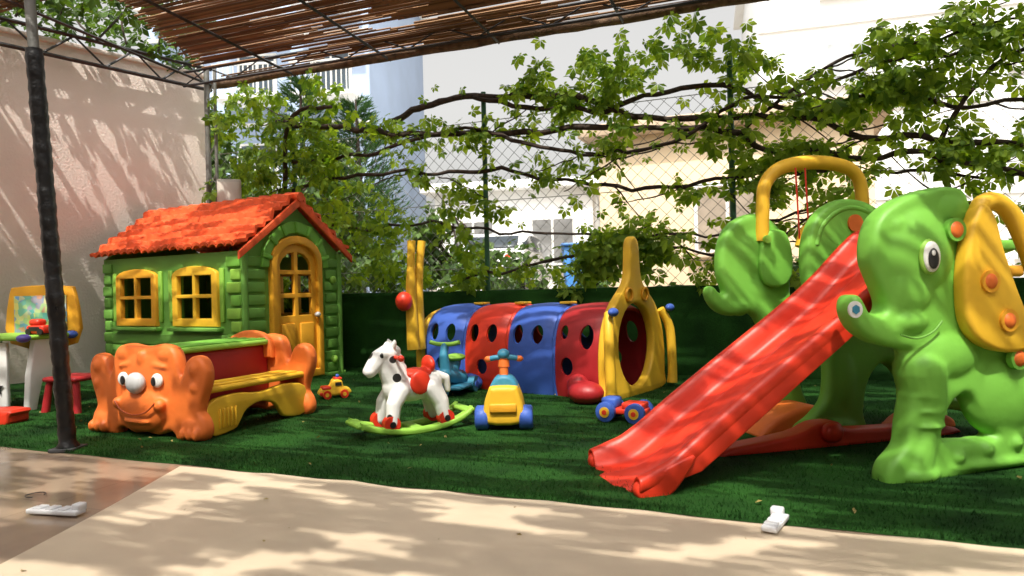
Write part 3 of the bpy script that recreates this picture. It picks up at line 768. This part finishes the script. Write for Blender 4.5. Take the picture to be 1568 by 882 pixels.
cs=[(-.235,.0),(-.245,.05),(-.24,.085),(-.22,.10),(-.195,.095),(-.180,.05),(-.165,-.005),(-.15,-.02),(-.075,-.022),(-.055,.004),(-.03,-.012),(.03,-.012),(.055,.004),(.075,-.022),(.15,-.02),(.165,-.005),(.180,.05),(.195,.095),(.22,.10),(.24,.085),(.245,.05),(.235,.0)]
v=[];f=[]
for i,(s,z) in enumerate(prof):
    flare=1+.10*max(0,(1.33-s)/.25)
    k=1.0 if s>1.28 else .62+.38*(s-1.09)/.19
    for y,h in cs: v.append((s+ (-.03*(abs(y)<.15) if i==0 else 0),2.575+y*flare,z+h*k+.01*(1-k)))
nc=len(cs)
f=[(i*nc+k,i*nc+k+1,(i+1)*nc+k+1,(i+1)*nc+k) for i in range(len(prof)-1) for k in range(nc-1)]
me=bake(mesh('slide',v,f),[('SOLIDIFY',dict(thickness=.016,offset=1)),('SUBSURF',dict(levels=1,render_levels=1))])
obj('slide_chute',me,E,RED,True)
for k,y in enumerate((2.345,2.805)):
    panel('toe_leg_%d'%k,cat([(1.10,.0),(1.085,.05),(1.15,.09),(1.32,.15),(1.30,.09),(1.21,.0)],3),.05,E,RED,(0,y,0),0,.012)
    panel('side_skirt_%d'%k,[(1.28,.06),(1.28,.10),(2.4,.89),(2.4,.80),(1.36,.08)],.02,E,RED,(0,y,0),0,.006)
panel('base_beam',cat([(1.75,.0),(1.74,.04),(1.80,.05),(2.10,.08),(2.22,.12),(2.34,.12),(2.42,.08),(2.95,.06),(2.97,.0)],3),.12,E,RED,(0,2.80,0),0,.02)
bm=bmesh.new(); ell_bm(bm,(2.28,2.73,.08),(.06,.04,.05)); fuse('base_knob',bm,E,RED,.01,2)
mo=cat([(2.33,.93),(2.38,1.1),(2.48,1.19),(2.62,1.22),(2.78,1.17),(2.9,1.02),(3.0,.8),(3.14,.4),(3.2,.0),(3.0,.0),(2.92,.25),(2.80,.36),(2.70,.28),(2.66,.12),(2.66,.0),(2.30,.0),(2.27,.06),(2.36,.12),(2.44,.22),(2.44,.45),(2.36,.68)],4)
bm=bmesh.new(); pm=panel_me(mo,.09,.03); pm.transform(Matrix.Translation((0,2.98,0)))
ell_bm(bm,(2.55,2.98,.28),(.09,.06,.22),28,20); ell_bm(bm,(2.47,2.98,.05),(.2,.07,.05))
fuse('inner_panel',bm,E,GRN,.010,5,[pm])
ra=[(2.39+.0,.98),(2.43,1.08),(2.52,1.15),(2.62,1.17),(2.74,1.13),(2.84,1.02)]
tube('inner_rim',[(s,2.945,z) for s,z in ra],.016,E,GRN,8,sub=4)
tube('inner_socket',[(2.62,2.925,1.09),(2.62,2.945,1.09)],.045,E,ORANGE,20)
for k in range(4): box('step_%d'%k,(3.08-.09*k,2.60,.16+.22*k),(.16,.68,.05),E,OYEL if k%2 else GRN,.015)
box('deck',(2.72,2.60,.93),(.28,.66,.05),E,GRN,.015)
tube('swing_arch',[(2.27,3.22,1.02),(2.28,3.22,1.2),(2.30,3.22,1.33),(2.40,3.22,1.42),(2.60,3.22,1.455),(2.80,3.22,1.44),(2.90,3.22,1.38),(2.93,3.22,1.25),(2.93,3.22,1.0)],[.038,.036,.036,.038,.04,.038,.036,.036,.036],E,YEL,14,sub=5)
for k,s in enumerate((2.40,2.46)):
    tube('rope_%d'%k,[(s,3.10,1.40),(s+.02,3.08,.55)],.005,E,RED,6)
tube('swing_bow',[(2.42,3.10,.98),(2.46,3.10,1.07),(2.54,3.10,1.08),(2.60,3.10,.98),(2.59,3.10,.80)],.030,E,YEL,12,sub=4)
bm=bmesh.new(); ell_bm(bm,(2.55,3.12,.40),(.17,.13,.05)); ell_bm(bm,(2.70,3.12,.50),(.04,.13,.13)); fuse('swing_seat',bm,E,YEL,.01,3)
pl=cat([(0,0),(.0,.05),(.12,.12),(.30,.15),(.45,.09),(.48,.02),(.42,0)],4)
panel('orange_foot',pl,.34,E,ORANGE,(2.12,3.18,0),0,.03)
panel('orange_foot_small',[(a*.6,b*.6) for a,b in pl],.2,E,ORANGE,(2.9,2.98,0),0,.02)

# ---------------------------------------------------------------- kids activity desk at the left
D=empty('activity_desk',(-3.68,5.05,0),R(-12))
box('desk_top',(0,0,.53),(.62,.46,.035),D,LGRN,.015)
for k,(x,y,m) in enumerate([(.29,-.20,PURP),(.29,.20,BLU),(-.29,-.20,RED)]): ell('corner_cap_%d'%k,(x,y,.53),(.045,.045,.03),D,m)
for sx in (-.26,.26):
    panel('leg_%d'%int(sx*100),cat([(-.17,0),(-.10,.52),(.10,.52),(.17,0),(.10,0),(.05,.2),(-.05,.2),(-.10,0)],2),.05,D,WHT,(sx,-.0,0),R(90),.01)
st=[(.0,.05),(.015,.015),(.05,.015),(.022,-.01),(.03,-.045),(0,-.02),(-.03,-.045),(-.022,-.01),(-.05,.015),(-.015,.015)]
panel('star_front',st,.008,D,BLK,(.05,-.195,.18),0,.001)
panel('modesty_panel',rect(-.25,.12,.02,.50),.03,D,WHT,(0,-.17,0),0,.008)
fo=cat([(-.30,.56),(-.30,.95),(-.22,1.0),(0,1.01),(.22,1.0),(.30,.95),(.30,.56)],3)
panel('board_frame',fo,.04,D,OYEL,(0,.24,-.10),0,.012)
def mapmat():
    m=bpy.data.materials.new('picture_board'); m.use_nodes=True; nt=m.node_tree;N=nt.nodes;L=nt.links;b=N['Principled BSDF']
    tc=N.new('ShaderNodeTexCoord'); vo=N.new('ShaderNodeTexVoronoi'); vo.inputs['Scale'].default_value=26
    L.new(tc.outputs['Object'],vo.inputs['Vector']); r=N.new('ShaderNodeValToRGB')
    r.color_ramp.elements[0].color=(.1,.4,.45,1); r.color_ramp.elements[1].color=(.6,.3,.2,1)
    for p,c in ((.35,(.25,.5,.3,1)),(.55,(.75,.65,.2,1)),(.75,(.15,.35,.6,1))): r.color_ramp.elements.new(p).color=c
    s=N.new('ShaderNodeSeparateColor'); L.new(vo.outputs['Color'],s.inputs[0]); L.new(s.outputs[0],r.inputs['Fac']); L.new(r.outputs['Color'],b.inputs['Base Color']); b.inputs['Roughness'].default_value=.5; return m
panel('picture',rect(-.24,.24,.62,.93),.01,D,mapmat(),(0,.212,-.10),0,.002)
D2=empty('toy_phone',(-3.42,4.94,.55),R(-12))
box('base',(0,0,.035),(.15,.10,.06),D2,RED,.015); box('top',(-.02,0,.085),(.09,.08,.05),D2,RED,.02); box('dark_face',(0,-.052,.04),(.09,.006,.03),D2,BLK,.001)
for s in (-.05,.05): tube('wheel_%d'%int(s*100),[(s,-.056,.02),(s,.056,.02)],.022,D2,BLK,14)
D3=empty('toy_stool',(-3.12,4.85,0),R(-12))
box('seat',(0,0,.24),(.28,.28,.035),D3,DRED,.015)
for x in (-.11,.11):
    for y in (-.1,.1): tube('leg_%d_%d'%(int(x*100),int(y*100)),[(x*1.2,y*1.2,0),(x,y,.23)],[.028,.022],D3,DRED,10)
D4=empty('toy_bin',(-3.30,4.42,0),R(-12))
panel('tub',cat([(-.09,0),(-.11,.06),(-.12,.10),(.12,.10),(.11,.06),(.09,0)],2),.16,D4,RED,(0,0,0),0,.02); panel('star_plate',[(a*.7,b*.7) for a,b in st],.008,D4,WHT,(0,-.083,.055),0,.001)

# ---------------------------------------------------------------- white plastic clips on floor
def clip(name,loc,rot,L):
    c=empty(name,loc,rot); m=M(name+'_plastic',(.70,.71,.74),.4,.04)
    box('bar',(0,0,.014),(L,.05,.018),c,m,.005)
    for k in range(3): box('rib_%d'%k,(-L*.3+k*L*.25,0,.025),(L*.16,.042,.008),c,m,.003)
    box('lug',(L*.42,.01,.03),(.035,.04,.028),c,m,.006)
clip('plastic_clip',(.83,2.20,.010),R(55),.16); clip('plastic_clip',(-1.71,2.53,.002),R(-12),.22)
h=empty('cable_ring',(-1.96,2.78,.002)); tube('ring',[(.035*math.cos(a*.42),.035*math.sin(a*.42),.004) for a in range(13)],.002,h,STEEL,6)

# ---------------------------------------------------------------- background buildings
def building(name,loc,rot,w,d,hgt,mat,floors,wins,trim,roof=.25,z0=.5,balc=False,glass=(.05,.07,.09)):
    b=empty(name,loc,rot)
    box('walls',(w/2,d/2,(hgt+z0)/2),(w,d,hgt-z0),b,mat,.02)
    box('roof_slab',(w/2,d/2,hgt+roof/2),(w+.7,d+.7,roof),b,trim,.02)
    gl=M(name+'_glass',glass,.1,.3,2); fr=M(name+'_frame',(.7,.7,.68),.5)
    for fl in range(floors):
        zc=z0+1.6+fl*2.9
        for k in range(wins):
            x=w*(k+.5)/wins
            box('frame_%d_%d'%(fl,k),(x,-.02,zc),(1.3,.10,1.4),b,fr,.01); box('glass_%d_%d'%(fl,k),(x,-.05,zc),(1.14,.06,1.24),b,gl,.0); box('mullion_%d_%d'%(fl,k),(x,-.085,zc),(.06,.02,1.24),b,fr,0)
            box('sill_%d_%d'%(fl,k),(x,-.08,zc-.76),(1.5,.2,.07),b,trim,.01)
            if balc:
                box('balcony_%d_%d'%(fl,k),(x,-.55,zc-.95),(2.0,1.1,.14),b,trim,.02)
                for q in range(13): box('baluster_%d_%d_%d'%(fl,k,q),(x-.96+.16*q,-1.06,zc-.42),(.03,.03,.9),b,fr,0)
                box('rail_%d_%d'%(fl,k),(x,-1.06,zc+.05),(2.0,.06,.06),b,fr,.0)
        if fl: box('band_%d'%fl,(w/2,-.03,z0+fl*2.9),(w+.02,.08,.12),b,trim,.01)
    return b
cream=M('cream_render',(.74,.59,.40),.85,.05,.8,.2,8); white=M('white_render',(.93,.93,.92),.8,.03,.6,.2,8); blue=M('blue_render',(.38,.48,.66),.8,.08,.6,.2,8)
building('blue_apartment_building',(-11.8,22.5,0),R(-4),7.4,9,13,blue,4,3,white,balc=True)
building('cream_house',(1.9,14.5,0),R(-22),5.2,6,3.9,cream,1,1,M('tan_slab',(.55,.42,.30),.8,.1),glass=(.3,.25,.2))
building('white_apartment_building',(8.5,23,0),R(-16),16,10,13,white,4,3,white,glass=(.45,.48,.5))
building('beige_outbuilding',(-2.2,20,0),R(-10),4.6,5,3.6,white,1,2,white,glass=(.2,.2,.2))

Kc=empty('parked_car',(-.2,17.2,.68),R(78))
cp_=M('car_paint_white',(.78,.78,.78),.2,.03); gl=M('car_glass',(.03,.04,.05),.08,.2)
sidep=cat([(-2.05,.25),(-2.1,.7),(-1.95,.95),(-1.4,1.0),(-.9,1.4),(-.2,1.46),(.7,1.42),(1.3,1.02),(1.9,.9),(2.1,.65),(2.08,.25),(0,.2)],4)
panel('body',sidep,1.62,Kc,cp_,(0,0,0),0,.12)
panel('side_glass',cat([(-1.2,1.02),(-.82,1.33),(-.2,1.38),(.62,1.34),(1.1,1.03)],2),1.645,Kc,gl,(0,0,0),0,.02)
box('rear_glass',(-1.19,0,1.2),(.06,1.25,.42),Kc,gl,.02,rot=(0,R(48),0)); box('front_glass',(1.04,0,1.22),(.06,1.3,.48),Kc,gl,.02,rot=(0,R(-52),0))
box('lamp_l',(-2.02,.62,.78),(.12,.25,.18),Kc,RED,.02); box('lamp_r',(-2.02,-.62,.78),(.12,.25,.18),Kc,RED,.02); box('plate',(-2.09,0,.6),(.06,.5,.12),Kc,WHT,.005)
for i,x in enumerate((-1.3,1.3)):
    for s in (-1,1): tube('wheel_%d_%d'%(i,s),[(x,s*.62,.31),(x,s*.84,.31)],.31,Kc,BLK,20); tube('rim_%d_%d'%(i,s),[(x,s*.8,.31),(x,s*.855,.31)],.19,Kc,GREY,14)
bb=empty('blue_bin',(1.5,15.2,.68)); panel('tub',[(-.3,0),(-.36,1.0),(.36,1.0),(.3,0)],.6,bb,M('bin_blue',(.05,.2,.5),.5),(0,0,0),0,.03); box('lid',(0,-.02,1.04),(.8,.68,.07),bb,M('bin_lid',(.04,.15,.4),.5),.03)

# ---------------------------------------------------------------- trees
TL=leafmat('tree_leaf',(.025,.06,.012),(.09,.16,.028),.3); TL2=leafmat('conifer_leaf',(.02,.06,.02),(.06,.14,.04),.2)
def tree(name,loc,h,cr,nleaf,size,mat,seed,cz=.62,flat=.8):
    r=random.Random(seed); t=empty(name,loc)
    pts=[Vector((0,0,0))]
    for i in range(1,7): pts.append(Vector((r.uniform(-.08,.08)*i*.4,r.uniform(-.08,.08)*i*.4,h*.13*i)))
    vv,ff=tube_data(pts,[.035*h*(1-i*.12) for i in range(7)],8,True,0)
    cl=[]
    for k in range(13):
        a=r.uniform(0,6.28); rr_=cr*r.uniform(.25,.85); c=Vector((math.cos(a)*rr_,math.sin(a)*rr_,h*cz+r.uniform(-.9,.9)*cr*flat)); cl.append((c,cr*r.uniform(.25,.5)))
        p=pts[r.randint(2,6)]; x,y=tube_data([p,p.lerp(c,.5)+Vector((0,0,.1*h*r.random())),c],[.012*h,.008*h,.003*h],5,True,len(vv)); vv+=x; ff+=y
    obj('trunk_and_limbs',mesh('tr',vv,ff),t,BARK,True)
    C=[]
    for k in range(nleaf):
        c,rad=r.choice(cl); d=Vector((r.gauss(0,1),r.gauss(0,1),r.gauss(0,1))).normalized()*rad*r.random()**.4; C.append(c+d)
    leafcloud('crown',C,t,mat,size,False,seed,(0,-.5,.8)); return t
tree('broadleaf_tree',(-3.2,10.6,.64),2.4,1.2,3200,.15,TL,1,.5,.7)
tree('broadleaf_tree',(-5.9,12.2,.66),3.6,1.7,4200,.17,TL,2,.5,.8)
tree('broadleaf_tree',(-1.2,12.6,.66),1.9,.8,1400,.14,TL,5,.5,.7)
def conifer(name,loc,h,seed):
    r=random.Random(seed); t=empty(name,loc)
    tube('trunk',[(0,0,0),(.05,0,h*.5),(0,0,h)],[.14,.09,.02],t,BARK,8)
    v=[];f=[]
    for k in range(420):
        z=h*(.2+.78*r.random()); L=(h-z)*.30+.25; a=r.uniform(0,6.28)
        p=Vector((0,0,z)); e=Vector((math.cos(a)*L,math.sin(a)*L,z+L*r.uniform(.2,.7)))
        for q in range(14):
            b=p.lerp(e,r.uniform(.25,1)); d=(e-p).normalized()+Vector((r.gauss(0,.4),r.gauss(0,.4),r.gauss(.3,.4))); d=d.normalized()*r.uniform(.12,.26); s=d.cross(Vector((r.random(),r.random(),r.random()))).normalized()*.016
            i=len(v); v+=[b-s,b+s,b+d]; f.append((i,i+1,i+2))
    obj('needles',mesh('nd',v,f),t,TL2)
conifer('pine_tree',(-4.7,15.5,.66),5.0,3); conifer('pine_tree',(-3.6,16.2,.66),4.7,4)
SH=empty('shrub_row',(0,0,0),FR); C3=[]
for k in range(15):
    c=Vector((rl.uniform(-5.6,1.0),rl.uniform(6.9,8.6),.65+rl.uniform(.1,.5))); rad=rl.uniform(.3,.5)
    if c.x>-2.6: rad*=.5; c.z-=.25
    for _ in range(190): 
        d=Vector((rl.gauss(0,1),rl.gauss(0,1),rl.gauss(0,1))).normalized()*rad*rl.random()**.4; C3.append(c+d)
leafcloud('foliage',C3,SH,TL,.12,False,9,(0,-.5,.8))

# ---------------------------------------------------------------- light, sky, camera
D_=Vector((.10,.55,-1)).normalized()
sd=bpy.data.lights.new('sun','SUN'); sd.energy=5; sd.angle=R(.53); sd.color=(1,.95,.84)
so=bpy.data.objects.new('sun',sd); COL.objects.link(so); so.rotation_euler=D_.to_track_quat('-Z','Y').to_euler(); so.location=(0,-5,10)
w=bpy.data.worlds.new('World'); scene.world=w; w.use_nodes=True; nt=w.node_tree
bg=nt.nodes['Background']; sk=nt.nodes.new('ShaderNodeTexSky'); sk.sky_type='NISHITA'; sk.sun_disc=False
sk.sun_elevation=R(60.8); sk.sun_rotation=R(190); sk.dust_density=7; sk.air_density=1.2; sk.ozone_density=.5
hs=nt.nodes.new('ShaderNodeHueSaturation'); hs.inputs['Saturation'].default_value=.12; hs.inputs['Value'].default_value=1.75
mw=nt.nodes.new('ShaderNodeMixRGB'); mw.blend_type='MULTIPLY'; mw.inputs['Fac'].default_value=1; mw.inputs['Color2'].default_value=(1.02,.99,.94,1)
nt.links.new(sk.outputs[0],hs.inputs['Color']); nt.links.new(hs.outputs[0],mw.inputs['Color1']); nt.links.new(mw.outputs[0],bg.inputs['Color']); bg.inputs['Strength'].default_value=.15
cd=bpy.data.cameras.new('camera'); cam=bpy.data.objects.new('camera',cd); COL.objects.link(cam)
cd.lens=24; cd.sensor_width=36; cd.clip_end=2000; cd.clip_start=.05
cd.dof.use_dof=True; cd.dof.focus_distance=4.3; cd.dof.aperture_fstop=3.5
cam.matrix_world=Matrix.Translation((0,0,.8))@Matrix.Rotation(R(90),4,'X')@Matrix.Rotation(R(-1.4),4,'Z')
scene.camera=cam
scene.view_settings.view_transform='Standard'; scene.view_settings.look='None'; scene.view_settings.exposure=0
